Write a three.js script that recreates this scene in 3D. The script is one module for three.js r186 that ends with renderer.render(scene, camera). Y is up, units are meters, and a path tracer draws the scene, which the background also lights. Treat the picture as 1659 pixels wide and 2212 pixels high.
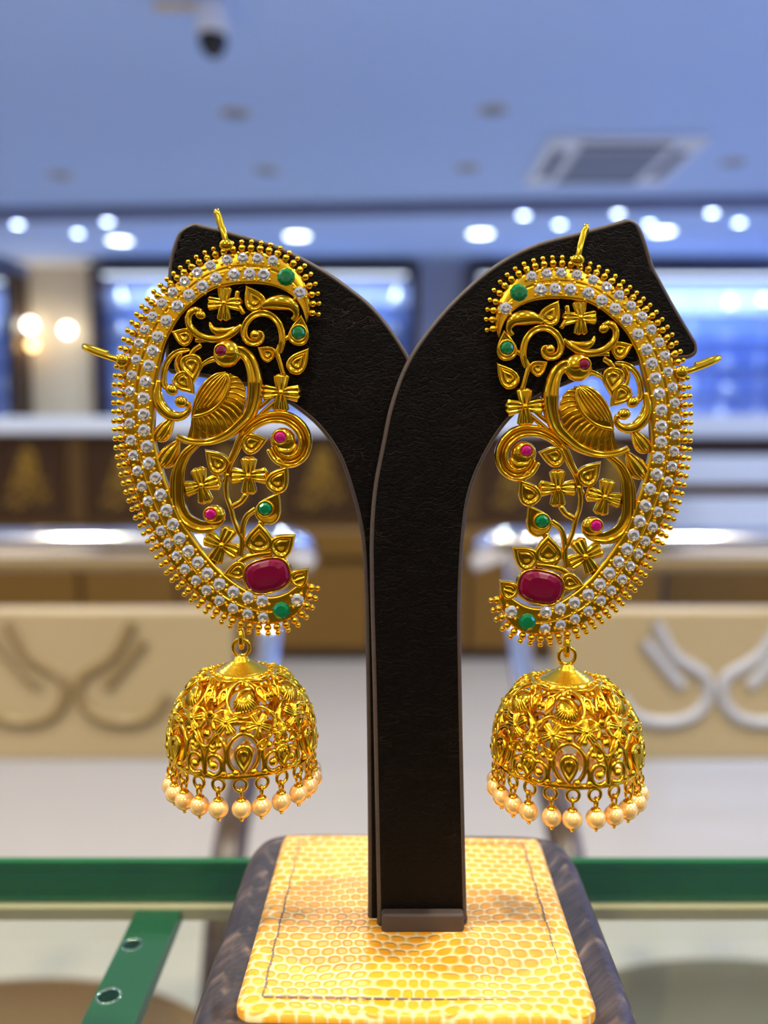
import * as THREE from 'three';
import { RoundedBoxGeometry } from 'three/addons/geometries/RoundedBoxGeometry.js';
import { mergeGeometries } from 'three/addons/utils/BufferGeometryUtils.js';
import { RectAreaLightUniformsLib } from 'three/addons/lights/RectAreaLightUniformsLib.js';
RectAreaLightUniformsLib.init();

// ---------------------------------------------------------------- camera, light, exposure
const scene = new THREE.Scene();
const F = 1811, CX = 829.5, CY = 1106, PITCH = 5.9 * Math.PI / 180;
const CAM = new THREE.Vector3(0, 0.95, 0);
const camera = new THREE.PerspectiveCamera(2 * Math.atan(CY / F) * 180 / Math.PI, 0.75, 0.01, 60);
camera.position.copy(CAM); camera.rotation.x = -PITCH;
camera.focus = 0.1635; camera.userData.fStop = 8.0;
const renderer = new THREE.WebGLRenderer();
renderer.toneMapping = THREE.LinearToneMapping;
renderer.toneMappingExposure = 1.0;
renderer.shadowMap.enabled = true;
scene.background = new THREE.Color(0x000000);
const CEIL = 2.80;
const COOL = [0.76, 0.88, 1.0], BLUE = [0.55, 0.72, 1.0], WARM = [1.0, 0.90, 0.72];
// unseen downlights placed to light counter and gold, x, z, candela, colour
const UNSEEN_LAMPS = [
  [-1.10, -0.05, 14.5, WARM], [1.10, -0.10, 14.5, WARM], [-0.1, 0.75, 5, WARM], [2.0, 0.6, 7, COOL], [-2.1, 0.5, 7, WARM],
  [-1.9, -2.2, 7, COOL], [0.0, -2.3, 7, COOL], [2.0, -2.2, 9, BLUE], [-3.4, -1.0, 8, WARM], [3.4, -1.0, 12, BLUE],
  [-3.2, 2.0, 11, WARM], [-1.1, 2.3, 16, WARM], [1.1, 2.3, 16, WARM], [3.2, 2.0, 11, BLUE],
  [-3.3, -4.4, 7, COOL], [3.5, -4.2, 9, BLUE],
];

// ---------------------------------------------------------------- helpers
function ray(px, py) {
  const x = (px - CX) / F, y = -(py - CY) / F, c = Math.cos(PITCH), s = Math.sin(PITCH);
  return [x, y * c - s, -y * s - c];
}
function atZ(px, py, d) { const r = ray(px, py), t = d / -r[2]; return new THREE.Vector3(CAM.x + r[0] * t, CAM.y + r[1] * t, -d); }
function atY(px, py, Y) { const r = ray(px, py), t = (Y - CAM.y) / r[1]; return new THREE.Vector3(CAM.x + r[0] * t, Y, CAM.z + r[2] * t); }
function rng(seed) { let a = seed >>> 0; return () => { a = (a + 0x6D2B79F5) | 0; let t = Math.imul(a ^ (a >>> 15), 1 | a); t = (t + Math.imul(t ^ (t >>> 7), 61 | t)) ^ t; return ((t ^ (t >>> 14)) >>> 0) / 4294967296; }; }
const used = {};
function numbered(n) { if (!(n in used)) { used[n] = 0; return n; } used[n]++; return `${n}_${String(used[n]).padStart(3, '0')}`; }
function tag(o, label, category, group) { o.userData.label = label; o.userData.category = category; if (group) o.userData.group = group; return o; }
function thing(name, label, category, pos = [0, 0, 0], group) {
  const g = new THREE.Group(); g.name = numbered(name); g.position.set(...pos); scene.add(g); return tag(g, label, category, group);
}
function part(name, geo, mat, parent) { const m = new THREE.Mesh(geo, mat); m.name = name; parent.add(m); return m; }
function struct(name, geo, mat, label) { const m = new THREE.Mesh(geo, mat); m.name = name; m.userData = { kind: 'structure', label, category: name.split('_')[0] }; scene.add(m); return m; }
function box(x0, x1, y0, y1, z0, z1) { const g = new THREE.BoxGeometry(x1 - x0, y1 - y0, z1 - z0); g.translate((x0 + x1) / 2, (y0 + y1) / 2, (z0 + z1) / 2); return g; }
function rbox(x0, x1, y0, y1, z0, z1, r) { const g = new RoundedBoxGeometry(x1 - x0, y1 - y0, z1 - z0, 3, r); g.translate((x0 + x1) / 2, (y0 + y1) / 2, (z0 + z1) / 2); return g; }
const merge = list => mergeGeometries(list.map(g => { const h = g.index ? g.toNonIndexed() : g; for (const k of Object.keys(h.attributes)) if (!['position', 'normal', 'uv'].includes(k)) h.deleteAttribute(k); return h; }));
function lin(r, g, b) { return new THREE.Color().setRGB(r, g, b); }
function std(r, g, b, rough = 0.5, metal = 0, extra = {}) { return new THREE.MeshPhysicalMaterial({ color: lin(r, g, b), roughness: rough, metalness: metal, ...extra }); }
function aim(l, x, y, z) { l.target.position.set(x, y, z); scene.add(l.target); }

// value noise on a repeating lattice
function noiseField(seed) {
  const R = rng(seed), T = new Float32Array(65536); for (let i = 0; i < 65536; i++) T[i] = R();
  return (x, y, px, py) => {
    const xi = Math.floor(x), yi = Math.floor(y), fx = x - xi, fy = y - yi, sx = fx * fx * (3 - 2 * fx), sy = fy * fy * (3 - 2 * fy);
    const h = (a, b) => T[((((a % px) + px) % px) * 251 + (((b % py) + py) % py) * 1013) & 65535];
    return (h(xi, yi) * (1 - sx) + h(xi + 1, yi) * sx) * (1 - sy) + (h(xi, yi + 1) * (1 - sx) + h(xi + 1, yi + 1) * sx) * sy;
  };
}
function dataTex(n, fn, srgb, m = n) {
  const d = new Uint8Array(n * m * 4);
  for (let j = 0; j < m; j++) for (let i = 0; i < n; i++) { const c = fn(i / n, j / m), k = (j * n + i) * 4; d[k] = c[0] * 255; d[k + 1] = c[1] * 255; d[k + 2] = c[2] * 255; d[k + 3] = 255; }
  const t = new THREE.DataTexture(d, n, m, THREE.RGBAFormat); t.wrapS = t.wrapT = THREE.RepeatWrapping; t.magFilter = THREE.LinearFilter; t.minFilter = THREE.LinearMipmapLinearFilter; t.generateMipmaps = true;
  if (srgb) t.colorSpace = THREE.SRGBColorSpace; t.needsUpdate = true; return t;
}

// ---------------------------------------------------------------- materials
const M = {};
M.ceiling = std(0.47, 0.63, 0.99, 0.85);  // white ceiling; the bluish cast of the cool light is put into its colour
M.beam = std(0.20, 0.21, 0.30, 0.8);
M.floor = std(0.50, 0.425, 0.345, 0.09, 0, { ior: 1.5 });
M.wall = std(0.55, 0.60, 0.80, 0.8);
M.wallTan = std(0.52, 0.40, 0.24, 0.7);
M.wallCream = std(0.62, 0.52, 0.36, 0.8);
M.darkWood = std(0.030, 0.012, 0.006, 0.35);
M.midWood = std(0.10, 0.045, 0.006, 0.4);
M.goldWood = std(0.19, 0.088, 0.006, 0.42);
M.white = std(0.80, 0.82, 0.86, 0.5);
M.greyPlastic = std(0.26, 0.29, 0.36, 0.6);
M.darkPlastic = std(0.05, 0.06, 0.09, 0.5);
M.blackDome = std(0.006, 0.006, 0.008, 0.08);
M.beige = std(0.66, 0.50, 0.32, 0.6);
M.chrome = std(0.86, 0.86, 0.88, 0.10, 1);
M.silver = std(0.80, 0.86, 0.95, 0.38, 0.8);
M.shelfGlass = std(0.75, 0.85, 1.0, 0.08, 0, { transmission: 0.85, thickness: 0 });
M.shelfDark = std(0.06, 0.06, 0.10, 0.4);
M.cabBack = std(0.42, 0.52, 0.88, 0.6);
M.panelBeige = std(0.42, 0.33, 0.19, 0.28, 0);
M.railTan = std(0.27, 0.19, 0.085, 0.4);
M.curlWhite = std(0.42, 0.43, 0.48, 0.3);
M.curlBrown = std(0.24, 0.17, 0.075, 0.35);
M.legDarkReflection = std(0.045, 0.022, 0.006, 0.3);  // dark reflection on the chrome leg, put into its colour as brown
M.seatBrown = std(0.12, 0.06, 0.008, 0.45);
M.seatOlive = std(0.095, 0.08, 0.042, 0.5);
M.glass = new THREE.MeshPhysicalMaterial({ color: lin(0.93, 0.96, 0.88), roughness: 0.02, transmission: 1, thickness: 0, ior: 1.5, specularIntensity: 0.45 });
M.glassEdge = std(0.010, 0.095, 0.026, 0.5, 0, { specularIntensity: 0.4 });
M.greenBar = std(0.010, 0.075, 0.035, 0.4);
M.gold = std(1.0, 0.565, 0.022, 0.15, 1);
M.goldBright = std(1.0, 0.59, 0.028, 0.24, 1);
M.diamond = std(0.97, 0.94, 0.90, 0.03, 0.80);
M.ruby = std(0.16, 0.0, 0.022, 0.16, 0, { clearcoat: 0.6, clearcoatRoughness: 0.05 });
M.rubyPink = std(0.40, 0.002, 0.13, 0.15, 0, { clearcoat: 0.6, clearcoatRoughness: 0.05 });
M.emerald = std(0.0, 0.15, 0.045, 0.14, 0, { clearcoat: 0.6, clearcoatRoughness: 0.05 });
M.pearl = std(1.0, 0.61, 0.20, 0.25, 0.45, { clearcoat: 0.5, clearcoatRoughness: 0.15 });
M.stitch = std(0.20, 0.16, 0.13, 0.7);

{ // wrinkled dark leather: highlights along the creases painted as pale lines
  const n1 = noiseField(11), n2 = noiseField(12), n3 = noiseField(13);
  const h = (u, v) => {
    const w1 = (n1(u * 14, v * 14, 14, 14) - 0.5) * 2.2, w2 = (n2(u * 40, v * 40, 40, 40) - 0.5) * 0.9, a = n2(u * 22 + w1, v * 52 + w1 * 1.5 + w2, 22, 52), b = n3(u * 70 + w2, v * 110 + w1, 70, 110);
    const r1 = 1 - Math.min(1, Math.abs(a - 0.5) * 8), r2 = 1 - Math.min(1, Math.abs(b - 0.5) * 4), g = n1(u * 300, v * 300, 300, 300);
    return [0.42 * r1 * r1 + 0.33 * r2 * r2 + 0.25 * g, r1, r2];
  };
  const bump = dataTex(1024, (u, v) => { const q = 1 - h(u, v)[0]; return [q, q, q]; });
  const patch = noiseField(15);
  const col = dataTex(1024, (u, v) => { const q = h(u, v), p = Math.max(0, patch(u * 4, v * 6, 4, 6) - 0.45), w = Math.max(0, (q[1] - 0.7)) * 1.0 * p + Math.max(0, q[2] - 0.7) * 0.5 * p; return [0.036 + 1.3 * w, 0.022 + 0.92 * w, 0.016 + 0.7 * w]; }, true);
  for (const t of [bump, col]) t.repeat.set(24, 24);
  M.leather = new THREE.MeshPhysicalMaterial({ map: col, bumpMap: bump, bumpScale: 0.00012, roughness: 0.46, specularIntensity: 0.22 });
  const nb = noiseField(21);
  const bc = dataTex(512, (u, v) => { const q = nb(u * 40, v * 40, 40, 40) * 0.5 + nb(u * 110, v * 110, 110, 110) * 0.5; const w = Math.pow(q, 3) * 0.35; return [0.21 + w, 0.16 + w, 0.13 + w]; }, true);
  bc.repeat.set(40, 40);
  M.binding = new THREE.MeshPhysicalMaterial({ map: bc, roughness: 0.6 });
  const sc = dataTex(512, (u, v) => { const q = nb(u * 60, v * 60, 60, 60), s = Math.pow(nb(u * 9, v * 40, 9, 40), 4) * 0.5; return [0.13 + 0.1 * q + s * 0.5, 0.10 + 0.085 * q + s * 0.42, 0.085 + 0.08 * q + s * 0.34]; }, true);
  sc.repeat.set(30, 30);
  M.baseSide = new THREE.MeshPhysicalMaterial({ map: sc, roughness: 0.45 });
}
{ // faux snakeskin: rows of rounded scales, cream joints
  const COLS = 22, ROWS = 28, N = 2048, jit = noiseField(31), tone = noiseField(32);
  const cell = (u, v) => {
    const wy = v * ROWS + (jit(u * 6, v * 6, 6, 6) - 0.5) * 1.3, row = Math.floor(wy), fy = wy - row;
    const wx = u * COLS + (row & 1) * 0.5 + (jit(u * 9 + 3, v * 9, 9, 9) - 0.5) * 0.9, col = Math.floor(wx), fx = wx - col;
    const dx = Math.abs(fx - 0.5) / 0.47, dy = Math.abs(fy - 0.5) / 0.47, d = Math.pow(Math.pow(dx, 2.6) + Math.pow(dy, 2.6), 1 / 2.6);
    const t = tone((col % 64) * 0.73 + 0.5, row * 0.61 + 0.5, 64, 64);
    return [d, t];
  };
  const sm = (a, b, x) => { const t = Math.min(1, Math.max(0, (x - a) / (b - a))); return t * t * (3 - 2 * t); };
  const col = dataTex(N, (u, v) => {
    const [d, t] = cell(u, v), k = sm(1.02, 0.70, d), g = jit(u * 300, v * 300, 300, 300) * 0.03, e = sm(0.8, 1.0, d) * sm(1.12, 1.0, d) * 0.10;
    const a = [0.97, 0.835, 0.58], b = [0.91 + 0.05 * t, 0.605 + 0.075 * t, 0.14 + 0.10 * t];
    return [0, 1, 2].map(i => Math.min(1, a[i] * (1 - k) + b[i] * k - e - g));
  }, true);
  const bump = dataTex(N / 2, (u, v) => { const d = cell(u, v)[0], q = sm(1.08, 0.55, d); return [q, q, q]; });
  M.skin = new THREE.MeshPhysicalMaterial({ map: col, bumpMap: bump, bumpScale: 0.00022, roughness: 0.30 });
}
{ // laminate of the far counter: dark brown with a printed gold damask
  const c = document.createElement('canvas'); c.width = 512; c.height = 512; const x = c.getContext('2d');
  x.fillStyle = '#3a2006'; x.fillRect(0, 0, 512, 512); const R = rng(5);
  for (let k = 0; k < 190; k++) {
    const q = R(), y = 70 + q * 380, half = 30 + q * 150, px = 256 + (R() - 0.5) * 2 * half, a = Math.atan2(y - 60, px - 256) + (R() - 0.5);
    x.save(); x.translate(px, y); x.rotate(a); x.fillStyle = ['#8a6414', '#6b4a0c', '#a5802a'][k % 3]; x.beginPath(); x.ellipse(0, 0, 17, 7, 0, 0, 7); x.fill(); x.restore();
  }
  const t = new THREE.CanvasTexture(c); t.colorSpace = THREE.SRGBColorSpace; M.damask = new THREE.MeshPhysicalMaterial({ map: t, roughness: 0.35 });
}

// ---------------------------------------------------------------- room
const XL = -5.6, XR = 5.6, ZB = -9.9, ZF = 3.6;
struct('floor', box(XL - 0.2, XR + 0.2, -0.2, 0, ZB - 0.2, ZF + 0.2), M.floor, 'glossy beige polished stone shop floor');
struct('ceiling', box(XL - 0.2, XR + 0.2, CEIL, CEIL + 0.2, ZB - 0.2, ZF + 0.2), M.ceiling, 'white shop ceiling, the cool blue light put into its colour');
struct('wall_back', box(XL, XR, 0, CEIL, ZB - 0.2, ZB), M.wall, 'pale blue grey wall behind the display cabinets');
struct('wall_left', box(XL - 0.2, XL, 0, CEIL, ZB, ZF), M.wall, 'pale side wall of the shop on the left');
struct('wall_right', box(XR, XR + 0.2, 0, CEIL, ZB, ZF), M.wall, 'pale side wall of the shop on the right');
struct('wall_front_unseen', box(XL, XR, 0, CEIL, ZF, ZF + 0.2), M.wallTan, 'unseen tan wall behind the photographer, toned for the reflections in the gold');  // unseen wall, its tone picked for what the gold reflects
struct('trim_unseen_2', box(XL, XR, 0, 1.15, ZF - 0.03, ZF), M.darkWood, 'unseen dark wainscot behind the photographer, placed to darken reflections in the gold');  // unseen dark band, placed to deepen the reflections in the gold
{ // step in the ceiling
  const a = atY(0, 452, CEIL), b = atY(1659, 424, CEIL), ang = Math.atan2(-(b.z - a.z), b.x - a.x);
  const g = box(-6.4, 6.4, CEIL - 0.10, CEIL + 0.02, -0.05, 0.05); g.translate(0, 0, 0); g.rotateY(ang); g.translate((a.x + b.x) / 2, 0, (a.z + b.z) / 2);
  struct('trim_1', g, M.beam, 'long grey trim crossing the ceiling');
}
for (const [side, x, e, col] of [['left', XL, 26, [0.85, 0.93, 1]], ['right', XR, 95, [0.42, 0.60, 1]]]) { // unseen cove lights along the side walls, placed to brighten and tint the ceiling
  const k = side === 'left' ? 1 : -1, g = thing('unseen_cove_light', `unseen led cove light, placed to tint the ceiling, along the ${side} wall under the ceiling`, 'light', [x, 2.42, -3.2], 'unseen ceiling cove lights');
  part('ledge', box(Math.min(0, k * 0.22), Math.max(0, k * 0.22), -0.04, 0, -6.3, 6.3), M.white, g); part('lip', box(Math.min(k * 0.20, k * 0.22), Math.max(k * 0.20, k * 0.22), 0, 0.05, -6.3, 6.3), M.white, g);
  part('led_strip', box(Math.min(k * 0.07, k * 0.13), Math.max(k * 0.07, k * 0.13), 0.001, 0.012, -6.2, 6.2), new THREE.MeshStandardMaterial({ color: 0xffffff, emissive: lin(...col), emissiveIntensity: 5 }), g);
  const l = new THREE.RectAreaLight(lin(...col), e, 0.06, 12.4); l.position.set(x + k * 0.10, 2.436, -3.2); l.rotation.x = Math.PI / 2; scene.add(l);
}
function downlight(name, x, z, r, emis, cd, color, label, group) {
  const g = thing(name, label, 'light', [x, CEIL, z], group);
  const rim = new THREE.TorusGeometry(r * 1.18, r * 0.16, 8, 28); rim.rotateX(Math.PI / 2); part('trim_ring', rim, M.white, g);
  const d = new THREE.CircleGeometry(r * 1.1, 12); d.rotateX(Math.PI / 2); d.translate(0, -0.008, 0);
  part('lamp_diffuser', d, new THREE.MeshStandardMaterial({ color: 0xffffff, emissive: lin(...color), emissiveIntensity: emis }), g);
  const s = new THREE.SpotLight(lin(...color), cd, 0, 1.25, 0.6, 2); s.position.set(x, CEIL - 0.03, z); s.shadow.radius = Math.max(1, r / 0.02); s.castShadow = true; scene.add(s); aim(s, x, 0, z);
  return g;
}
// lit downlights beyond the ceiling trim, from their places in view
const FAR_SMALL = [[38, 484], [168, 503], [232, 478], [1131, 464], [1209, 484], [1335, 460], [1403, 483], [1538, 459], [1597, 480]];
const ORD = ['first', 'second', 'third', 'fourth', 'fifth', 'sixth', 'seventh', 'eighth', 'ninth', 'tenth'];
for (const [px, py] of FAR_SMALL) { const p = atY(px, py, CEIL); downlight('downlight', p.x, p.z, 0.034, 15, 5, COOL, `small round bright far ceiling downlight, ${ORD[FAR_SMALL.findIndex(q => q[0] === px)]} from the left edge`, 'small far downlights'); }
const FAR_BIG = [[258, 518, 'leftmost'], [642, 508, 'second from left'], [1038, 503, 'third from left'], [1430, 498, 'rightmost']];
for (const [px, py, w] of FAR_BIG) { const p = atY(px, py, CEIL); downlight('large_downlight', p.x, p.z, 0.105, 10, 8, COOL, `large glaring oval downlight, ${w} of the four biggest`, 'large far downlights'); }
UNSEEN_LAMPS.forEach(([x, z, cd, col]) => downlight('unseen_downlight', x, z, 0.06, 18, cd, col, 'ceiling downlight outside the picture lighting the shop', 'downlights out of the picture'));
// unlit recessed spots
const DIM = [[508, 244, 'left of the pair above the gap between the arms'], [1065, 237, 'near the top, left of the ceiling air conditioner'], [575, 368, 'above the left earring'], [1010, 362, 'just left of the air conditioner, lower of two'], [130, 378, 'far left of the ceiling'], [1585, 350, 'right of the air conditioner']];
for (const [px, py, w] of DIM) {
  const p = atY(px, py, CEIL), s = 0.062, g = thing('recessed_spot', `dim unlit recessed ceiling spot ${w}`, 'light', [p.x, CEIL, p.z], 'unlit ceiling spots');
  const rim = new THREE.TorusGeometry(s * 1.3, 0.010, 8, 28); rim.rotateX(Math.PI / 2); part('trim_ring', rim, M.beige, g);
  const cup = new THREE.CylinderGeometry(s * 1.25, s * 1.25, 0.012, 24); cup.translate(0, -0.004, 0); part('cup', cup, M.greyPlastic, g);
}
{ // ceiling cassette air conditioner
  const p = atY(1318, 345, CEIL), S = 0.52, g = thing('air_conditioner', 'square four-way cassette air conditioner in the ceiling on the right', 'air conditioner', [p.x, CEIL - 0.035, p.z]);
  part('panel', rbox(-S, S, 0, 0.035, -S, S, 0.012), M.white, g);
  for (let k = 0; k < 9; k++) part('grille_slat', box(-0.29, 0.29, -0.012, 0.002, -0.29 + k * 0.0725 - 0.022, -0.29 + k * 0.0725 + 0.022), M.greyPlastic, g);
  for (const [x0, x1, z0, z1] of [[-0.3, 0.3, -0.45, -0.36], [-0.3, 0.3, 0.36, 0.45], [-0.45, -0.36, -0.3, 0.3], [0.36, 0.45, -0.3, 0.3]]) part('air_vent', box(x0, x1, -0.006, 0.004, z0, z1), M.darkPlastic, g);
}
{ // dome security camera
  const p = atY(458, 8, CEIL), g = thing('security_camera', 'white security camera with a black dome hanging from the ceiling', 'camera', [p.x, CEIL, p.z]);
  const b = new THREE.LatheGeometry([[0.001, 0], [0.066, 0], [0.070, -0.02], [0.074, -0.10], [0.072, -0.14], [0.001, -0.14]].map(q => new THREE.Vector2(...q)), 32); part('body', b, M.white, g);
  const d = new THREE.SphereGeometry(0.066, 28, 16, 0, Math.PI * 2, Math.PI / 2, Math.PI / 2); d.scale(1, 1.35, 1); d.translate(0, -0.14, 0); part('dome', d, M.blackDome, g);
  part('beige_strip', rbox(-0.26, -0.04, -0.02, 0, -0.03, 0.03, 0.009), M.beige, g);  // beige strip beside the camera body
}

// ---------------------------------------------------------------- far display cabinets
function vesselGeo(kind) {
  const P = [[[0.001, 0], [0.05, 0], [0.055, 0.01], [0.02, 0.03], [0.03, 0.06], [0.075, 0.11], [0.07, 0.17], [0.03, 0.22], [0.025, 0.27], [0.045, 0.29]],
    [[0.001, 0], [0.06, 0], [0.10, 0.05], [0.11, 0.10], [0.09, 0.14], [0.095, 0.15]],
    [[0.001, 0], [0.05, 0], [0.05, 0.015], [0.012, 0.03], [0.012, 0.15], [0.05, 0.18], [0.06, 0.24]],
    [[0.001, 0], [0.07, 0], [0.075, 0.08], [0.06, 0.16], [0.03, 0.19], [0.035, 0.22], [0.01, 0.26]]][kind];
  return new THREE.LatheGeometry(P.map(p => new THREE.Vector2(...p)), 20);
}
const VES = [0, 1, 2, 3].map(vesselGeo);
function cabinet(x0, x1, top, z, label, cols, shelves, seed, vlabel, glow) {
  const g = thing('display_cabinet', label, 'cabinet', [(x0 + x1) / 2, 0, z]), w = (x1 - x0) / 2, D = 0.40, t = 0.09;
  part('back_panel', box(-w + t, w - t, 0.9, top - t, -D, -D + 0.02), M.cabBack, g);
  part('side_panel', box(-w, -w + t, 0, top, -D, 0), M.darkWood, g); part('side_panel', box(w - t, w, 0, top, -D, 0), M.darkWood, g);
  part('top_panel', box(-w + t, w - t, top - t, top, -D, 0), M.darkWood, g);
  part('base_unit', box(-w + t, w - t, 0, 0.9, -D, 0), M.darkWood, g);
  const R = rng(seed);
  shelves.forEach((y, si) => {
    part('shelf', box(-w + t, w - t, y - 0.012, y, -D + 0.02, -0.03), si ? M.shelfGlass : M.white, g); part('shelf_edge', box(-w + t, w - t, y - 0.022, y, -0.03, -0.018), M.shelfDark, g);
    for (let c = 0; c < cols; c++) {
      const m = new THREE.Mesh(VES[(c + si * 2 + seed) % 4], M.silver); m.name = numbered('silver_vessel'); m.position.set((x0 + x1) / 2 - w + t + (c + 0.5 + (R() - 0.5) * 0.2) * (2 * w - 2 * t) / cols, y + 0.001, z - 0.2); const s = 0.72 + R() * 0.22; m.scale.set(s, s, s);
      tag(m, `${ORD[c]} silver vessel from left, ${ORD[si]} shelf up, ${vlabel}`, 'vessel', 'silver vessels ' + vlabel); scene.add(m);
    }
  });
  const L = 2 * w - 2 * t - 0.1, led = part('led_strip_light', box(-L / 2, L / 2, top - t - 0.025, top - t - 0.002, -0.10, -0.05), new THREE.MeshStandardMaterial({ color: 0xffffff, emissive: lin(0.72, 0.85, 1), emissiveIntensity: 2 }), g);
  const a = new THREE.RectAreaLight(lin(0.66, 0.80, 1), glow, L, 0.05); a.position.set((x0 + x1) / 2, top - t - 0.03, z - 0.075); a.lookAt((x0 + x1) / 2, 0, z - 0.22); scene.add(a);
}
const ZC = -9.45;
{
  const X = px => atZ(px, 700, -ZC).x, Y = py => atZ(829, py, -ZC).y;
  cabinet(X(195), X(905), Y(572), ZC, 'dark framed lit display cabinet behind the left arm of the stand', 9, [0.98, 1.30, 1.62, 1.94, 2.26].filter(y => y < Y(610)), 3, 'cabinet behind left earring', 45);
  cabinet(X(1010), X(1790), Y(574), ZC, 'dark framed lit display cabinet with blue shelves on the right', 10, [0.98, 1.28, 1.58, 1.88, 2.18].filter(y => y < Y(610)), 8, 'blue cabinet on the right', 70);
  cabinet(X(-330), X(30), Y(585), ZC, 'dark framed lit display cabinet cut by the left edge', 6, [0.98, 1.30, 1.62, 1.94], 5, 'cabinet at left edge', 20);
  const d = thing('wall_niche', 'cream lit wall niche between two dark cabinets on the left', 'niche', [(X(34) + X(190)) / 2, 0, ZC]), w = (X(190) - X(34)) / 2;
  part('niche_back', box(-w, w, 0, Y(560), -0.42, -0.38), M.wallCream, d); part('niche_head', box(-w, w, Y(560), Y(545), -0.42, 0), M.white, d);
  const lampAt = (px, py, r, col, e, label) => {
    const p = atZ(px, py, -ZC + 0.25), g = thing('wall_lamp', label, 'lamp', [p.x, p.y, p.z], 'warm lamps in the niche');
    part('lamp_globe', new THREE.SphereGeometry(r, 12, 8), new THREE.MeshStandardMaterial({ color: 0xffffff, emissive: lin(...col), emissiveIntensity: e }), g);
    const arm = new THREE.CylinderGeometry(0.012, 0.012, 0.14, 10); arm.rotateX(Math.PI / 2); arm.translate(0, 0, -0.07); part('bracket', arm, M.beige, g);
    const l = new THREE.PointLight(lin(...col), e * 0.02, 0, 2); l.position.copy(p); l.shadow.radius = 3; l.castShadow = true; scene.add(l);
  };
  lampAt(65, 702, 0.06, [1, 0.93, 0.78], 12, 'warm white globe lamp, upper left of the niche lamps');
  lampAt(145, 713, 0.06, [1, 0.93, 0.80], 12, 'warm white globe lamp, right of the niche lamps');
  lampAt(70, 745, 0.05, [1, 0.62, 0.22], 7, 'orange globe lamp below the white ones in the niche');
}

// ---------------------------------------------------------------- far counters
{
  const d = 3.3, y = py => atZ(829, py, d).y, x = px => atZ(px, 1100, d).x;
  const g = thing('shop_counter', 'long brown counter with gold patterned panels across the shop', 'counter', [0, 0, -d]);
  const x0 = x(-260), x1 = x(1440), top = y(932);
  part('carcass', box(x0, x1, 0.04, top - 0.01, -0.55, -0.03), M.midWood, g);
  part('plinth', box(x0, x1, 0, 0.045, -0.5, -0.045), M.darkWood, g);
  const n = 8, w = (x1 - x0) / n;
  for (let k = 0; k < n; k++) {
    const a = x0 + k * w, p = new THREE.PlaneGeometry(w - 0.09, top - y(1128) - 0.04); const ux = new THREE.BoxGeometry(w - 0.09, top - y(1128) - 0.04, 0.012); ux.translate(a + w / 2, (top + y(1128)) / 2, -0.024); part('upper_panel', ux, M.damask, g);
    part('lower_panel', rbox(a + 0.012, a + w - 0.012, 0.055, y(1215), -0.03, -0.008, 0.004), M.goldWood, g);
    part('mullion', rbox(a - 0.035, a + 0.035, y(1128), top - 0.012, -0.03, -0.012, 0.004), M.midWood, g);
  }
  part('ledge', rbox(x0, x1, y(1205), y(1140), -0.05, 0.02, 0.02), M.goldWood, g);
  part('counter_top', rbox(x0 - 0.02, x1 + 0.02, top - 0.01, y(900), -0.58, 0.02, 0.012), M.white, g);
  // tall white stepped display to the right
  const s = thing('step_display', 'white and brown stepped display counter at the right edge', 'counter', [0, 0, -3.7]), X = px => atZ(px, 1000, 3.7).x, Yy = py => atZ(829, py, 3.7).y;
  const bands = [[1180, 1075, M.white], [1075, 1048, M.midWood], [1048, 985, M.white], [985, 945, M.darkWood], [945, 895, M.white]];
  part('carcass', box(X(1452), X(2150), 0, Yy(1180), -0.6, 0), M.goldWood, s);
  bands.forEach(([a, b, m], i) => part('step_band', rbox(X(1452 + i * 8), X(2150), Yy(a), Yy(b), -0.6, -0.02 * i, 0.006), m, s));
}

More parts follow.
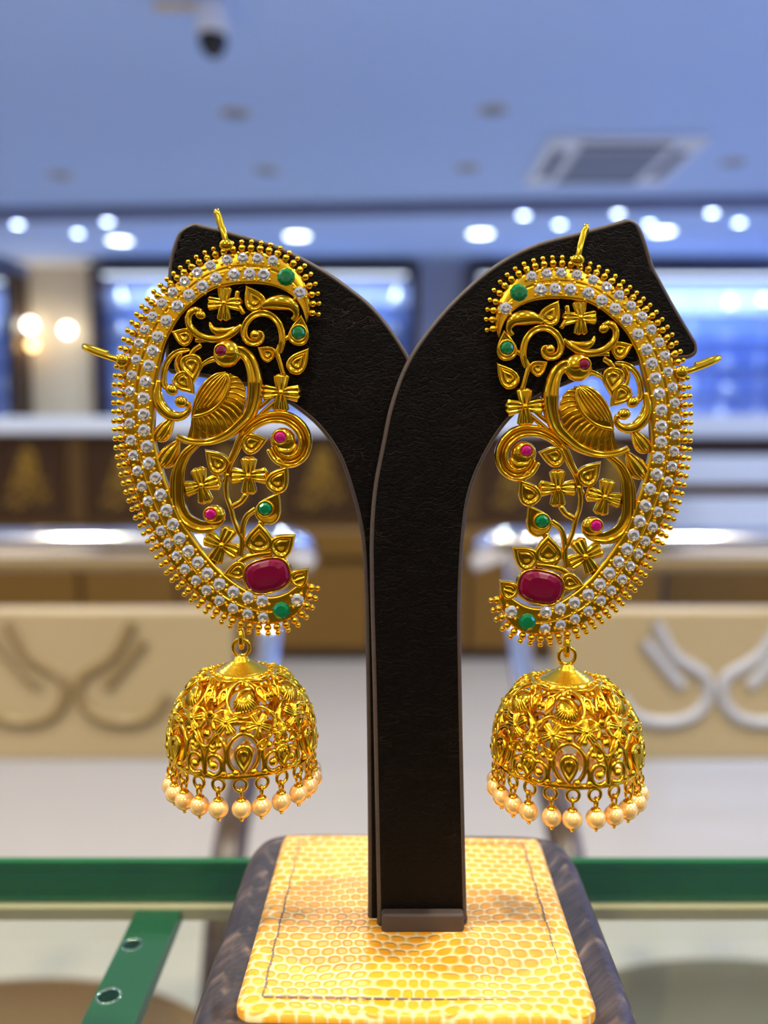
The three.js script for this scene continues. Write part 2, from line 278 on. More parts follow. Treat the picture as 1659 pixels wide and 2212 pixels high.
// ---------------------------------------------------------------- customer chairs
function tubeGeo(pts, r, n = 60, closed = false) { return new THREE.TubeGeometry(new THREE.CatmullRomCurve3(pts.map(p => new THREE.Vector3(...p)), closed, 'centripetal'), n, r, 14, closed); }
function chair(inner, side, label, seatMat, curlMat, seatPx, seatPy) {
  // inner: picture x of the rail's inner end; side: +1 chair lies to the right, -1 to the left
  const zb = 0.95, e = atZ(inner, 1176, zb), W = 0.56, xi = e.x, xo = e.x + side * W, R = 0.019, y = e.y;
  const g = thing('customer_chair', label, 'chair', [(xi + xo) / 2, 0, -zb]), ox = (xi + xo) / 2, L = v => v - ox;
  const a = L(xi) + side * 0.02, b = L(xo) - side * 0.02;
  part('top_rail', tubeGeo([[a, y - 0.03, -0.10], [a, y - 0.012, -0.03], [a + side * 0.014, y, 0], [a + side * 0.06, y, 0], [(a + b) / 2, y, 0.0], [b - side * 0.06, y, 0], [b - side * 0.014, y, 0], [b, y - 0.012, -0.03], [b, y - 0.03, -0.10]], R, 80), M.chrome, g);
  part('lower_rail', tubeGeo([[a + side * 0.03, y - 0.021, 0.006], [b - side * 0.03, y - 0.021, 0.006]], 0.009, 4), M.railTan, g);
  const yt = atZ(829, 1312, zb).y, yb = atZ(829, 1636, zb).y;
  const pn = part('backrest_panel', rbox(Math.min(a + side * 0.075, b - side * 0.05), Math.max(a + side * 0.075, b - side * 0.05), yb, yt, -0.012, 0.012, 0.006), M.panelBeige, g);
  const cx = (a + b) / 2, cy = (yt + yb) / 2, h = (yt - yb);
  for (const m of [-1, 1]) for (const [k, off] of [[0, 0], [1, 0.028]]) {
    const q = t => [cx + m * t[0] * h, cy + t[1] * h, 0.011];
    const c = tubeGeo(k ? [q([0.22, 0.0]), q([0.34, 0.14]), q([0.47, 0.30])] : [q([0.40, 0.42]), q([0.27, 0.2]), q([0.06, 0.05]), q([0.05, -0.08]), q([0.13, -0.19]), q([0.30, -0.24]), q([0.5, -0.2]), q([0.62, -0.06])], 0.007, 40); part('curl', c, curlMat, pn);
  }
  for (const X of [L(e.x + side * 0.05), L(xo - side * 0.05)]) {
    const ym = atZ(829, 1560, 0.83).y;
    part('side_tube', tubeGeo([[X, y - 0.01, 0], [X, y - 0.09, 0.02], [X, ym, 0.12]], 0.0135, 30), M.chrome, g);
    part('leg', tubeGeo([[X, ym, 0.12], [X, atZ(829, 1850, 0.66).y, 0.29], [X, 0.47, 0.36], [X, 0.40, 0.37], [X, 0.2, 0.37], [X, 0.02, 0.37]], 0.0145, 60), M.legDarkReflection, g);
    part('floor_runner', tubeGeo([[X, 0.0135, 0.38], [X, 0.0135, 0.1], [X, 0.0135, -0.12]], 0.0135, 8), M.chrome, g);
  }
  const sp = atY(seatPx, seatPy, 0.45), A = 0.20, B = 0.17, sh = new THREE.Shape();
  for (let k = 0; k <= 60; k++) { const t = k / 60 * Math.PI * 2, c = Math.cos(t), s = Math.sin(t), n = 2 / 2.15; const px = Math.sign(c) * Math.pow(Math.abs(c), n) * A, py = Math.sign(s) * Math.pow(Math.abs(s), n) * B; k ? sh.lineTo(px, py) : sh.moveTo(px, py); }
  const sg = new THREE.ExtrudeGeometry(sh, { depth: 0.03, bevelEnabled: true, bevelSize: 0.012, bevelThickness: 0.012, bevelSegments: 4, curveSegments: 12 }); sg.rotateX(-Math.PI / 2);
  sg.translate(L(sp.x), 0.45 - 0.042, sp.z + zb + B); part('seat', sg, seatMat, g);
  const br = Math.min(L(e.x + side * 0.05), L(xo - side * 0.05)), bl = Math.max(L(e.x + side * 0.05), L(xo - side * 0.05));
  part('cross_tube', tubeGeo([[br, 0.385, 0.37], [bl, 0.385, 0.37]], 0.012, 4), M.chrome, g);
}
chair(682, -1, 'chrome tube chair with a beige back, left of the display stand', M.seatBrown, M.curlBrown, 100, 2118);
chair(1020, 1, 'chrome tube chair with a white scroll pattern, right of the display stand', M.seatOlive, M.curlWhite, 1546, 2075);

// ---------------------------------------------------------------- near glass counter
const TOP = CAM.y - 0.103, GLASS = CAM.y - 0.125, GT = 0.012;
{
  const e = atY(829, 1850, GLASS), zf = e.z, g = thing('glass_counter', 'clear glass showcase top with green edge under the stand', 'counter', [0, GLASS - GT, 0]);
  part('glass_sheet', box(-0.62, 0.62, 0, GT, zf + 0.0035, 0.32), M.glass, g);
  const ed = thing; // the polished far edge: two chamfers and a flat
  const strip = (y0, y1, z0, z1, m, n) => part(n, box(-0.62, 0.62, y0, y1, z0, z1), m, g);
  strip(0.0095, GT, zf + 0.0006, zf + 0.0032, M.glassEdge, 'edge_bevel');
  strip(0.0028, 0.0092, zf, zf + 0.0032, M.glassEdge, 'glass_edge');
  strip(0.0, 0.0026, zf + 0.0006, zf + 0.0032, M.glassEdge, 'edge_bevel');
  // frame below the sheet that carries it
  part('frame_rail', rbox(-0.62, -0.60, -0.80, -0.001, zf, 0.32, 0.003), M.chrome, g); part('frame_rail', rbox(0.60, 0.62, -0.80, -0.001, zf, 0.32, 0.003), M.chrome, g);
  part('back_panel', box(-0.60, 0.60, -0.80, -0.002, 0.29, 0.31), M.darkWood, g);
  // pale strip standing in for the reflection under the far edge
  const lp = atY(829, 1930, GLASS - GT - 0.0005);
  part('reflection_strip', box(-0.62, 0.62, -0.004, -0.0005, zf + 0.002, Math.max(zf + 0.006, lp.z)), std(0.50, 0.42, 0.33, 0.35, 0.3), g);
}
{ // green perforated bar fixed under the glass
  const Yb = GLASS - GT - 0.001, q = (x, y) => { const p = atY(x, y, Yb); return new THREE.Vector2(p.x, -p.z); };
  const sh = new THREE.Shape([[321, 1931], [393, 1931], [400, 1942], [396, 1955], [290, 2212], [264, 2275], [140, 2275], [174, 2212], [302, 1950], [309, 1938]].map(p => q(...p)));
  const holes = [[285, 2040, 20], [235, 2151, 25]], cent = [];
  for (const [x, y, r] of holes) { const c = q(x, y), R = q(x + r, y).x - c.x; cent.push([c, R]); const h = new THREE.Path(); h.absarc(c.x, c.y, R, 0, Math.PI * 2); sh.holes.push(h); }
  const g0 = new THREE.ExtrudeGeometry(sh, { depth: 0.004, bevelEnabled: false, curveSegments: 28 }); g0.rotateX(-Math.PI / 2);
  const o = thing('support_bar', 'flat green bar with two round holes under the glass', 'bracket', [0, Yb - 0.004, 0]);
  part('bar', g0, M.greenBar, o);
  for (const [c, R] of cent) { // metal eyelet round each blind hole
    const t = new THREE.TorusGeometry(R, 0.0002, 8, 40); t.rotateX(Math.PI / 2); t.translate(c.x, 0.0039, -c.y); part('eyelet', t, M.chrome, o);
    const dk = new THREE.CylinderGeometry(R * 1.02, R * 1.02, 0.0006, 32); dk.translate(c.x, 0.0004, -c.y); part('hole_floor', dk, M.greenBar, o);
  }
}

// ---------------------------------------------------------------- earring stand
function smoothPoly(list, step = 6) { // list of [x,y] or [x,y,1] for corners, closed; splines between corners
  const n = list.length, out = [], cs = []; list.forEach((p, i) => { if (p[2]) cs.push(i); });
  for (let k = 0; k < cs.length; k++) {
    const a = cs[k], b = cs[(k + 1) % cs.length] + (k + 1 >= cs.length ? n : 0), seg = []; for (let i = a; i <= b; i++) seg.push(new THREE.Vector3(list[i % n][0], list[i % n][1], 0));
    if (seg.length === 2) { out.push([seg[0].x, seg[0].y]); continue; }
    const c = new THREE.CatmullRomCurve3(seg, false, 'centripetal'), m = Math.max(2, Math.round(c.getLength() / step)); c.getSpacedPoints(m).slice(0, -1).forEach(p => out.push([p.x, p.y]));
  }
  return out;
}
const ARM_FRONT = 0.1637, ARM_BACK = 0.1664, ARM_T = 0.0024;
{
  const bc = atZ(829, 1900, 0.17); const x = px => atZ(px, 2000, 0.1637).x;
  const zB = atY(829, 1803, TOP).z, zFr = atY(829, 2192, TOP).z, half = 0.0322, cxB = 0.0062;
  const g = thing('earring_stand', 'black leather Y shaped earring stand on a yellow snakeskin base', 'stand', [cxB, GLASS, (zB + zFr) / 2]);
  const O = new THREE.Vector3(cxB, GLASS, (zB + zFr) / 2), hd = (zFr - zB) / 2, Hb = TOP - GLASS;
  // base body: frustum with rounded shoulders
  const prof = [[1.0, 0], [1.0, 0.10], [0.985, 0.35], [0.955, 0.66], [0.925, 0.80], [0.88, 0.885], [0.82, 0.91]], bw = half + 0.0105, bd = hd + 0.008;
  const vs = [], ix = [], NS = 64, uv = [];
  prof.forEach(([s, h]) => { for (let k = 0; k < NS; k++) { const t = (k + 0.5) / NS * Math.PI * 2, c = Math.cos(t), n = Math.sin(t), e = 2 / 9; const X = Math.sign(c) * Math.pow(Math.abs(c), e) * (bw - (1 - s) * half), Z = Math.sign(n) * Math.pow(Math.abs(n), e) * (bd - (1 - s) * half * 0.9); vs.push(X, h * Hb, Z); uv.push((X + Z), h * Hb + Z * 0.3); } });
  for (let i = 0; i < prof.length - 1; i++) for (let k = 0; k < NS; k++) { const a = i * NS + k, b = i * NS + (k + 1) % NS; ix.push(a, a + NS, b, b, a + NS, b + NS); }
  const tc = vs.length / 3; vs.push(0, 0.91 * Hb, 0); uv.push(0, 0); for (let k = 0; k < NS; k++) ix.push((prof.length - 1) * NS + k, tc, (prof.length - 1) * NS + (k + 1) % NS);
  const bg = new THREE.BufferGeometry(); bg.setAttribute('position', new THREE.Float32BufferAttribute(vs, 3)); bg.setAttribute('uv', new THREE.Float32BufferAttribute(uv, 2)); bg.setIndex(ix); bg.computeVertexNormals(); bg.rotateY(-0.02);
  part('base_body', bg, M.baseSide, g);
  // snakeskin pad, softly rounded at its rim
  const NP = 60, pv = [], pu = [], pi = [], padT = 0.0021, r0 = 0.0016;
  for (let j = -1; j <= NP + 1; j++) for (let i = -1; i <= NP + 1; i++) {
    const u = Math.min(1, Math.max(0, i / NP)), v = Math.min(1, Math.max(0, j / NP)); let X = (u * 2 - 1) * half, Z = (v * 2 - 1) * hd;
    const rc = 0.0035, dx = Math.abs(X) - (half - rc), dz = Math.abs(Z) - (hd - rc); if (dx > 0 && dz > 0) { const q = Math.hypot(dx, dz); if (q > rc) { X = Math.sign(X) * (half - rc + dx * rc / q); Z = Math.sign(Z) * (hd - rc + dz * rc / q); } }
    const ed = Math.min(half - Math.abs(X), hd - Math.abs(Z)), rr = Math.max(0, 1 - ed / r0); let Y = Hb - 0.5 * r0 * rr * rr + 0.00025 * Math.sin(u * 5) * Math.sin(v * 4 + 1);
    if (i < 0 || j < 0 || i > NP || j > NP) Y = Hb - padT;
    pv.push(X, Y, Z); pu.push(u, 1 - v);
  }
  const row = NP + 3; for (let j = 0; j < row - 1; j++) for (let i = 0; i < row - 1; i++) { const a = j * row + i; pi.push(a, a + row, a + 1, a + 1, a + row, a + row + 1); }
  const pg = new THREE.BufferGeometry(); pg.setAttribute('position', new THREE.Float32BufferAttribute(pv, 3)); pg.setAttribute('uv', new THREE.Float32BufferAttribute(pu, 2)); pg.setIndex(pi); pg.computeVertexNormals(); pg.rotateY(-0.02);
  const pad = part('snakeskin_pad', pg, M.skin, g);
  // stitched seam
  const st = [], ins = 0.0045, L1 = half - ins, L2 = hd - ins * 0.9;
  const dash = (x0, z0, x1, z1) => { const n = Math.round(Math.hypot(x1 - x0, z1 - z0) / 0.0022); for (let k = 0; k < n; k++) { const c = new THREE.CapsuleGeometry(0.00018, 0.0016, 3, 6); c.rotateX(Math.PI / 2); c.rotateY(Math.atan2(x1 - x0, z1 - z0)); c.scale(1, 0.7, 1); const t = (k + 0.5) / n; c.translate(x0 + (x1 - x0) * t + Math.sin(k * 1.7) * 0.00012, Hb + 0.0001, z0 + (z1 - z0) * t); st.push(c); } };
  dash(-L1, -L2, L1, -L2); dash(L1, -L2, L1, L2); dash(L1, L2, -L1, L2); dash(-L1, L2, -L1, -L2);
  part('stitching', merge(st).rotateY(-0.02), M.stitch, pad).userData.kind = 'stuff';
  // arms
  const arm = (outline, d, name, label) => {
    const pts = smoothPoly(outline).map(p => { const q = atZ(p[0], p[1], d); return [q.x - O.x, q.y - O.y]; });
    const sh = new THREE.Shape(pts.map(p => new THREE.Vector2(...p)));
    const eg = new THREE.ExtrudeGeometry(sh, { depth: ARM_T - 0.0006, bevelEnabled: true, bevelThickness: 0.0003, bevelSize: 0.0003, bevelOffset: -0.0003, bevelSegments: 2 });
    eg.translate(0, 0, -d - ARM_T + 0.0003 - O.z);
    const m = part(name, eg, M.leather, g); m.userData.label = label;
    const c = tubeGeo(pts.filter((_, i) => i % 2 === 0).map(p => [p[0], p[1], -d - ARM_T / 2 - O.z]), 0.00065, pts.length * 2, true);
    c.translate(0, 0, O.z + d + ARM_T / 2); c.scale(1, 1, 1.9); c.translate(0, 0, -O.z - d - ARM_T / 2);
    part('edge_binding', c, M.binding, m);
  };
  arm([[822, 2000, 1], [818, 1800], [812, 1500], [806, 1250], [806, 1150], [814, 1050], [832, 955], [848, 880], [880, 792], [930, 715], [1000, 637], [1080, 572], [1160, 532], [1260, 505], [1362, 477, 1], [1374, 486, 1], [1402, 578, 1], [1412, 586, 1], [1455, 665], [1503, 745, 1], [1501, 760, 1], [1490, 768, 1], [1400, 778], [1300, 798], [1222, 825], [1150, 860], [1095, 905], [1045, 980], [1012, 1060], [998, 1150], [990, 1300], [992, 1500], [998, 1800], [1003, 2000, 1]], ARM_FRONT, 'front_arm', 'black leather strip curving to the right');
  arm([[801, 1994, 1], [801, 1800], [798, 1500], [793, 1260], [785, 1150], [764, 1060], [735, 980], [690, 917], [642, 877], [600, 852], [525, 826], [450, 810], [362, 797, 1], [370, 566, 1], [380, 556, 1], [374, 547, 1], [388, 536, 1], [382, 521, 1], [395, 514, 1], [391, 503, 1], [404, 489, 1], [420, 487, 1], [505, 508], [600, 537], [690, 583], [745, 620], [800, 665], [850, 727], [885, 788], [905, 860, 1], [890, 1000], [862, 1150, 1], [862, 1994, 1]], ARM_BACK, 'rear_arm', 'black leather strip curving to the left');
  const f0 = atZ(824, 1970, 0.1625), f1 = atZ(1003, 2004, 0.1615);
  const lip = rbox(f0.x - O.x, f1.x - O.x, Hb - 0.0002, f0.y - O.y, -0.1637 - O.z - 0.0005, -0.1615 - O.z, 0.0007); part('foot_lip', lip, M.binding, g);
}

// ---------------------------------------------------------------- jewellery modelling kit
class G {
  constructor() { this.v = []; this.f = []; }
  grid(nu, nv, fn, closeV = false) {
    const b = this.v.length; for (let i = 0; i <= nu; i++) for (let j = 0; j <= nv; j++) this.v.push(fn(i / nu, j / nv));
    for (let i = 0; i < nu; i++) for (let j = 0; j < nv; j++) { const a = b + i * (nv + 1) + j; this.f.push([a, a + nv + 1, a + 1], [a + 1, a + nv + 1, a + nv + 2]); } return this;
  }
  sweep(pts, r, o = {}) {
    const z = o.z ?? 6, P = pts.map(p => new THREE.Vector3(p[0], p[1], p[2] ?? z)), c = new THREE.CatmullRomCurve3(P, !!o.closed, 'centripetal');
    const len = c.getLength(), n = o.n ?? Math.max(6, Math.min(90, Math.round(len / (o.step ?? 4)))), prof = o.prof ?? circ(o.sides ?? 9), m = prof.length, b = this.v.length, zh = new THREE.Vector3(0, 0, 1); let last = new THREE.Vector3(1, 0, 0);
    for (let i = 0; i <= n; i++) {
      const t = i / n, p = c.getPointAt(t), tg = c.getTangentAt(t), nn = new THREE.Vector3().crossVectors(tg, zh); if (nn.length() < 0.25) nn.copy(last); nn.addScaledVector(tg, -nn.dot(tg)).normalize(); last = nn.clone();
      const bb = new THREE.Vector3().crossVectors(nn, tg).normalize(), rr = typeof r === 'function' ? r(t) : r;
      for (const [u, w] of prof) { const q = p.clone().addScaledVector(nn, u * rr).addScaledVector(bb, w * rr); this.v.push([q.x, q.y, q.z]); }
    }
    for (let i = 0; i < n; i++) for (let j = 0; j < m; j++) { const a = b + i * m + j, d = b + i * m + (j + 1) % m; this.f.push([a, d, a + m], [d, d + m, a + m]); }
    if (!o.closed) for (const i of [0, n]) { const e = this.v.length, p = c.getPointAt(i / n); this.v.push([p.x, p.y, p.z]); for (let j = 0; j < m; j++) { const a = b + i * m + j, d = b + i * m + (j + 1) % m; this.f.push(i ? [a, d, e] : [d, a, e]); } }
    return this;
  }
  plate(outline, c, rings, zc, n = 26) {
    const b = this.v.length; rings.forEach(([s, z]) => { for (let k = 0; k < n; k++) { const p = outline(k / n); this.v.push([c[0] + (p[0] - c[0]) * s, c[1] + (p[1] - c[1]) * s, z]); } });
    for (let i = 0; i < rings.length - 1; i++) for (let k = 0; k < n; k++) { const a = b + i * n + k, d = b + i * n + (k + 1) % n; this.f.push([a, d, a + n], [d, d + n, a + n]); }
    const e = this.v.length; this.v.push([c[0], c[1], zc]); const l = b + (rings.length - 1) * n; for (let k = 0; k < n; k++) this.f.push([l + k, l + (k + 1) % n, e]); return this;
  }
  ball(x, y, z, rx, ry = rx, rz = rx, rot = 0, nu = 14, nv = 10) {
    const c = Math.cos(rot), s = Math.sin(rot); return this.grid(nv, nu, (i, j) => { const a = i * Math.PI, t = j * Math.PI * 2, X = rx * Math.sin(a) * Math.cos(t), Y = ry * Math.sin(a) * Math.sin(t); return [x + X * c - Y * s, y + X * s + Y * c, z + rz * Math.cos(a)]; });
  }
  build(conv, mirror, flat) {
    const pos = new Float32Array(this.v.length * 3); this.v.forEach((p, i) => { const q = conv(p[0], p[1], p[2]); pos[i * 3] = mirror ? -q[0] : q[0]; pos[i * 3 + 1] = q[1]; pos[i * 3 + 2] = q[2]; });
    let cx = 0, cy = 0, mz = 1e9; for (let i = 0; i < pos.length; i += 3) { cx += pos[i]; cy += pos[i + 1]; mz = Math.min(mz, pos[i + 2]); } const n = pos.length / 3; cx /= n; cy /= n; mz -= 0.001;
    let vol = 0; const A = new THREE.Vector3(), B = new THREE.Vector3(), C = new THREE.Vector3(), ref = new THREE.Vector3(cx, cy, mz);
    for (const [a, b, c] of this.f) { A.fromArray(pos, a * 3).sub(ref); B.fromArray(pos, b * 3).sub(ref); C.fromArray(pos, c * 3).sub(ref); vol += A.dot(B.cross(C)); }
    const idx = []; for (const [a, b, c] of this.f) vol < 0 ? idx.push(a, c, b) : idx.push(a, b, c);
    let g = new THREE.BufferGeometry(); g.setAttribute('position', new THREE.BufferAttribute(pos, 3)); g.setIndex(idx); if (flat) g = g.toNonIndexed(); g.computeVertexNormals(); return g;
  }
}
function circ(n) { return Array.from({ length: n }, (_, k) => [Math.cos(k / n * 2 * Math.PI), Math.sin(k / n * 2 * Math.PI)]); }
const GROOVE = [[-1, -0.6], [-1.0, 0.2], [-0.82, 0.75], [-0.5, 0.72], [-0.25, 0.25], [0, 0.1], [0.25, 0.25], [0.5, 0.72], [0.82, 0.75], [1.0, 0.2], [1, -0.6]];
const TWIN = [[-1, -0.5], [-1.0, 0.3], [-0.7, 0.85], [-0.35, 0.8], [0, 0.35], [0.35, 0.85], [0.7, 0.75], [1.0, 0.2], [1, -0.5]];
const DISH = [[-1, -0.5], [-1.0, 0.3], [-0.85, 0.5], [-0.65, 0.35], [0.1, -0.1], [0.7, 0.1], [0.9, 0.25], [1, 0.1], [1, -0.5]];
function leafOutline(tip, base, w) {
  const dx = tip[0] - base[0], dy = tip[1] - base[1], L = Math.hypot(dx, dy), ux = dx / L, uy = dy / L, mx = (tip[0] + base[0]) / 2, my = (tip[1] + base[1]) / 2;
  return { c: [mx - ux * L * 0.12, my - uy * L * 0.12], fn: t => { const a = t * Math.PI * 2, X = Math.cos(a) * L / 2, Y = Math.sin(a) * Math.pow(Math.abs(Math.sin(a / 2)), 1.25) * w / 1.42; return [mx + ux * X - uy * Y, my + uy * X + ux * Y]; } };
}
function leaf(g, tip, base, w, z = 4, h = 1) { const o = leafOutline(tip, base, w); return g.plate(o.fn, o.c, [[1, z - 7], [1, z + 2 * h], [0.93, z + 6 * h], [0.8, z + 7.5 * h], [0.66, z + 6 * h], [0.56, z + 2.5 * h], [0.5, z + 2 * h], [0.43, z + 4.2 * h], [0.3, z + 4 * h], [0.16, z + 2 * h]], z + 1.6 * h, 30); }
function ribLeaf(g, tip, base, w, z = 4) {
  const dx = tip[0] - base[0], dy = tip[1] - base[1], L = Math.hypot(dx, dy), ux = dx / L, uy = dy / L;
  return g.grid(14, 22, (i, j) => { const v = (j * 2 - 1) * 1.08, vv = Math.max(-1, Math.min(1, v)), wd = w / 2 * Math.pow(Math.sin(Math.PI * Math.pow(i, 0.62)), 0.85); const X = i * L, Y = vv * wd; const Z = Math.abs(v) > 1 ? z - 7 : z + 2 + 7 * (1 - vv * vv) * Math.min(1, wd / w * 2.2) + 1.6 * Math.cos(vv * Math.PI * 3); return [base[0] + ux * X - uy * Y, base[1] + uy * X + ux * Y, Z]; });
}
function flower(g, c, R, rot, z = 5, np = 4, rib = 1.5) {
  for (let k = 0; k < np; k++) {
    const a = rot + k * Math.PI * 2 / np, ux = Math.cos(a), uy = Math.sin(a);
    g.grid(9, 22, (i, j) => {
      const v = (j * 2 - 1) * 1.1, vv = Math.max(-1, Math.min(1, v)), e = Math.max(0, (i - 0.7) / 0.3), hw = R * (0.17 + 0.30 * Math.pow(i, 0.55)) * (1 - 0.26 * e * e * e) * (np > 4 ? 0.74 : 1);
      const ext = R * (0.1 + 0.9 * i) * (1 - 0.12 * Math.pow(Math.abs(vv), 3) * e) - R * 0.05 * e * (1 - Math.min(1, Math.abs(vv) * 3));
      const Z = Math.abs(v) > 1 || i >= 0.999 ? z - 5 : z + 5 - 2.2 * vv * vv * i + rib * Math.cos(vv * Math.PI * 3.2) * Math.min(1, i * 2.2) - 2.0 * i * i;
      return [c[0] + ux * ext - uy * vv * hw, c[1] + uy * ext + ux * vv * hw, Z];
    });
  }
  return g.ball(c[0], c[1], z + 5, R * 0.16, R * 0.16, R * 0.16);
}
function brilliant(x, y, z, r, tw) { // round cut stone, table facing out
  const g = new G(), n = 8, ring = (rad, zz, off) => { const b = g.v.length; for (let k = 0; k < n; k++) { const a = (k + off) / n * Math.PI * 2 + tw; g.v.push([x + Math.cos(a) * rad, y + Math.sin(a) * rad, z + zz]); } return b; };
  const gi0 = ring(r, -r * 0.35, 0), gi = ring(r, 0, 0), mid = ring(r * 0.80, r * 0.24, 0.5), tb = ring(r * 0.5, r * 0.40, 0);
  for (let k = 0; k < n; k++) { const k1 = (k + 1) % n; g.f.push([gi0 + k, gi0 + k1, gi + k], [gi0 + k1, gi + k1, gi + k], [gi + k, gi + k1, mid + k], [mid + k, gi + k1, mid + k1], [mid + k, mid + k1, tb + k1], [mid + k, tb + k1, tb + k]); }
  const e = g.v.length; g.v.push([x, y, z + r * 0.30]); for (let k = 0; k < n; k++) g.f.push([tb + k, tb + (k + 1) % n, e]); return g;
}
function cabochonCut(x, y, z, a, b, rot, ex, n, hz) {
  const c = Math.cos(rot), s = Math.sin(rot), out = t => { const q = t * Math.PI * 2, C = Math.cos(q), S = Math.sin(q), X = Math.sign(C) * Math.pow(Math.abs(C), 2 / ex) * a, Y = Math.sign(S) * Math.pow(Math.abs(S), 2 / ex) * b; return [x + X * c - Y * s, y + X * s + Y * c]; };
  return new G().plate(out, [x, y], [[1, z - 6], [1, z], [0.86, z + hz * 0.55], [0.60, z + hz * 0.92]], z + hz, n);
}
function ringBezel(g, x, y, z, r, w) { const pts = []; for (let k = 0; k < 14; k++) { const a = k / 14 * Math.PI * 2; pts.push([x + Math.cos(a) * r, y + Math.sin(a) * r, z]); } return g.sweep(pts, w, { closed: true, n: 28 }); }

// ---------------------------------------------------------------- earring
const A = (x, y, z) => z === undefined ? [160 + x / 2.9625, 430 + y / 2.9625] : [160 + x / 2.9625, 430 + y / 2.9625, z];
const B = (x, y, z) => z === undefined ? [220 + x / 3.318, 860 + y / 3.318] : [220 + x / 3.318, 860 + y / 3.318, z];
const LA = l => l.map(p => A(...p)), LB = l => l.map(p => B(...p));
const ORIGIN = [525, 1617]; // centre of the bell rim in the traced drawing
function buildEarring(mirror, dE, label) {
  const o3 = atZ(ORIGIN[0], ORIGIN[1], dE), K = 0.0000905;
  const root = thing('earring', label, 'earring', [0, 0, 0], 'pair of gold peacock ear cuffs with bell drops');
  const conv = (x, y, z) => { const p = atZ(x, y, dE); return [p.x - o3.x, p.y - o3.y, z * K]; };
  const put = (name, g, mat, parent = root, flat) => part(name, g.build(conv, mirror, flat), mat, parent);
  // --- crescent band
  const OUT = [...LA([[1497, 790], [1512, 700], [1500, 600], [1470, 520], [1415, 450], [1345, 395], [1270, 360], [1190, 342], [1100, 336], [1010, 347], [920, 375], [840, 410], [760, 458], [680, 522], [600, 592], [530, 662], [470, 742], [420, 825], [378, 912], [348, 1005], [328, 1100], [318, 1200], [314, 1300], [314, 1390]]), ...LB([[158, 200], [165, 300], [178, 400], [200, 510], [226, 610], [262, 720], [305, 830], [355, 930], [410, 1040], [470, 1140], [540, 1240], [615, 1330], [700, 1410], [790, 1480], [880, 1540], [980, 1585], [1080, 1610], [1180, 1620], [1280, 1608], [1370, 1570], [1430, 1510], [1465, 1430], [1482, 1350], [1482, 1285]])];
  const INN = [...LA([[1488, 790], [1470, 730], [1435, 665], [1380, 610], [1300, 572], [1200, 552], [1100, 550], [1000, 560], [920, 577], [850, 612], [790, 660], [730, 712], [680, 772], [632, 850], [592, 940], [565, 1040], [545, 1130], [530, 1220], [524, 1320], [522, 1400]]), ...LB([[382, 250], [400, 350], [425, 450], [452, 540], [490, 640], [530, 750], [572, 850], [630, 940], [690, 1030], [760, 1120], [840, 1210], [920, 1282], [1000, 1340], [1080, 1385], [1160, 1412], [1240, 1412], [1320, 1388], [1390, 1345], [1440, 1308], [1472, 1280]])];
  const cv = l => new THREE.CatmullRomCurve3(l.map(p => new THREE.Vector3(p[0], p[1], 0)), false, 'centripetal'); const co = cv(OUT), ci = cv(INN);
  // match the two rims: for each outer sample take the inner one by arc length
  const NB = 150, po = co.getSpacedPoints(NB), pin = ci.getSpacedPoints(NB);
  const PR = [[0, -5], [0, 3], [0.04, 6], [0.10, 6.5], [0.16, 8], [0.40, 10.5], [0.435, 10], [0.45, 8.5], [0.475, 8.5], [0.49, 11.5], [0.53, 12.5], [0.58, 12], [0.84, 12.5], [0.90, 13.8], [0.96, 13], [1, 10], [1, -5]];
  const bandZ = t => { for (let i = 1; i < PR.length; i++) if (PR[i][0] > t) { const q = (t - PR[i - 1][0]) / (PR[i][0] - PR[i - 1][0]); return PR[i - 1][1] + (PR[i][1] - PR[i - 1][1]) * q; } return 10; };
  const bg = new G(), m = PR.length;
  for (let i = 0; i <= NB; i++) for (const [t, z] of PR) { const k = Math.min(1, Math.min(i, NB - i) / 6), zz = z > 0 ? z * (0.75 + 0.25 * k) : z; bg.v.push([po[i].x + (pin[i].x - po[i].x) * t, po[i].y + (pin[i].y - po[i].y) * t, zz]); }
  for (let i = 0; i < NB; i++) for (let j = 0; j < m; j++) { const a = i * m + j, d = i * m + (j + 1) % m; bg.f.push([a, d, a + m], [d, d + m, a + m]); }
  for (const i of [0, NB]) for (let j = 1; j < m - 1; j++) bg.f.push(i ? [i * m, i * m + j, i * m + j + 1] : [0, j + 1, j]);
  const band = put('crescent_band', bg, M.goldBright);
  // --- granules along the outer rim: each is a bead with a smaller one on its tip
  const NG = 77, gl = co.getLength();
  for (let k = 0; k < NG; k++) {
    const t = (k + 0.5) / NG * 0.985 + 0.0075, p = co.getPointAt(t), tg = co.getTangentAt(t); let nx = tg.y, ny = -tg.x; // outward
    const q = po[Math.round(t * NB)], r = pin[Math.round(t * NB)]; if (nx * (r.x - q.x) + ny * (r.y - q.y) > 0) { nx = -nx; ny = -ny; }
    const g = new G(); g.ball(p.x + nx * 6.5, p.y + ny * 6.5, 5, 8.3, 8.3, 8.3, 0, 14, 9); g.ball(p.x + nx * 19.5, p.y + ny * 19.5, 3.5, 6.1, 6.1, 6.1, 0, 12, 8); put('granule', g, M.gold, band);
  }
  // --- white stones in two rows, with small gold prongs between
  const ROW1 = [...LA([[1220, 490], [1130, 485], [1030, 490], [915, 515], [830, 565], [745, 620], [670, 690], [600, 785], [545, 885], [513, 975], [490, 1070], [468, 1170], [455, 1275]]), ...LB([[312, 118], [315, 230], [335, 345], [348, 465], [398, 570], [433, 690], [475, 800], [520, 900], [567, 1000], [630, 1090], [697, 1170], [765, 1250], [850, 1325], [950, 1382], [1055, 1420], [1155, 1445], [1405, 1440]]), A(1448, 605)];
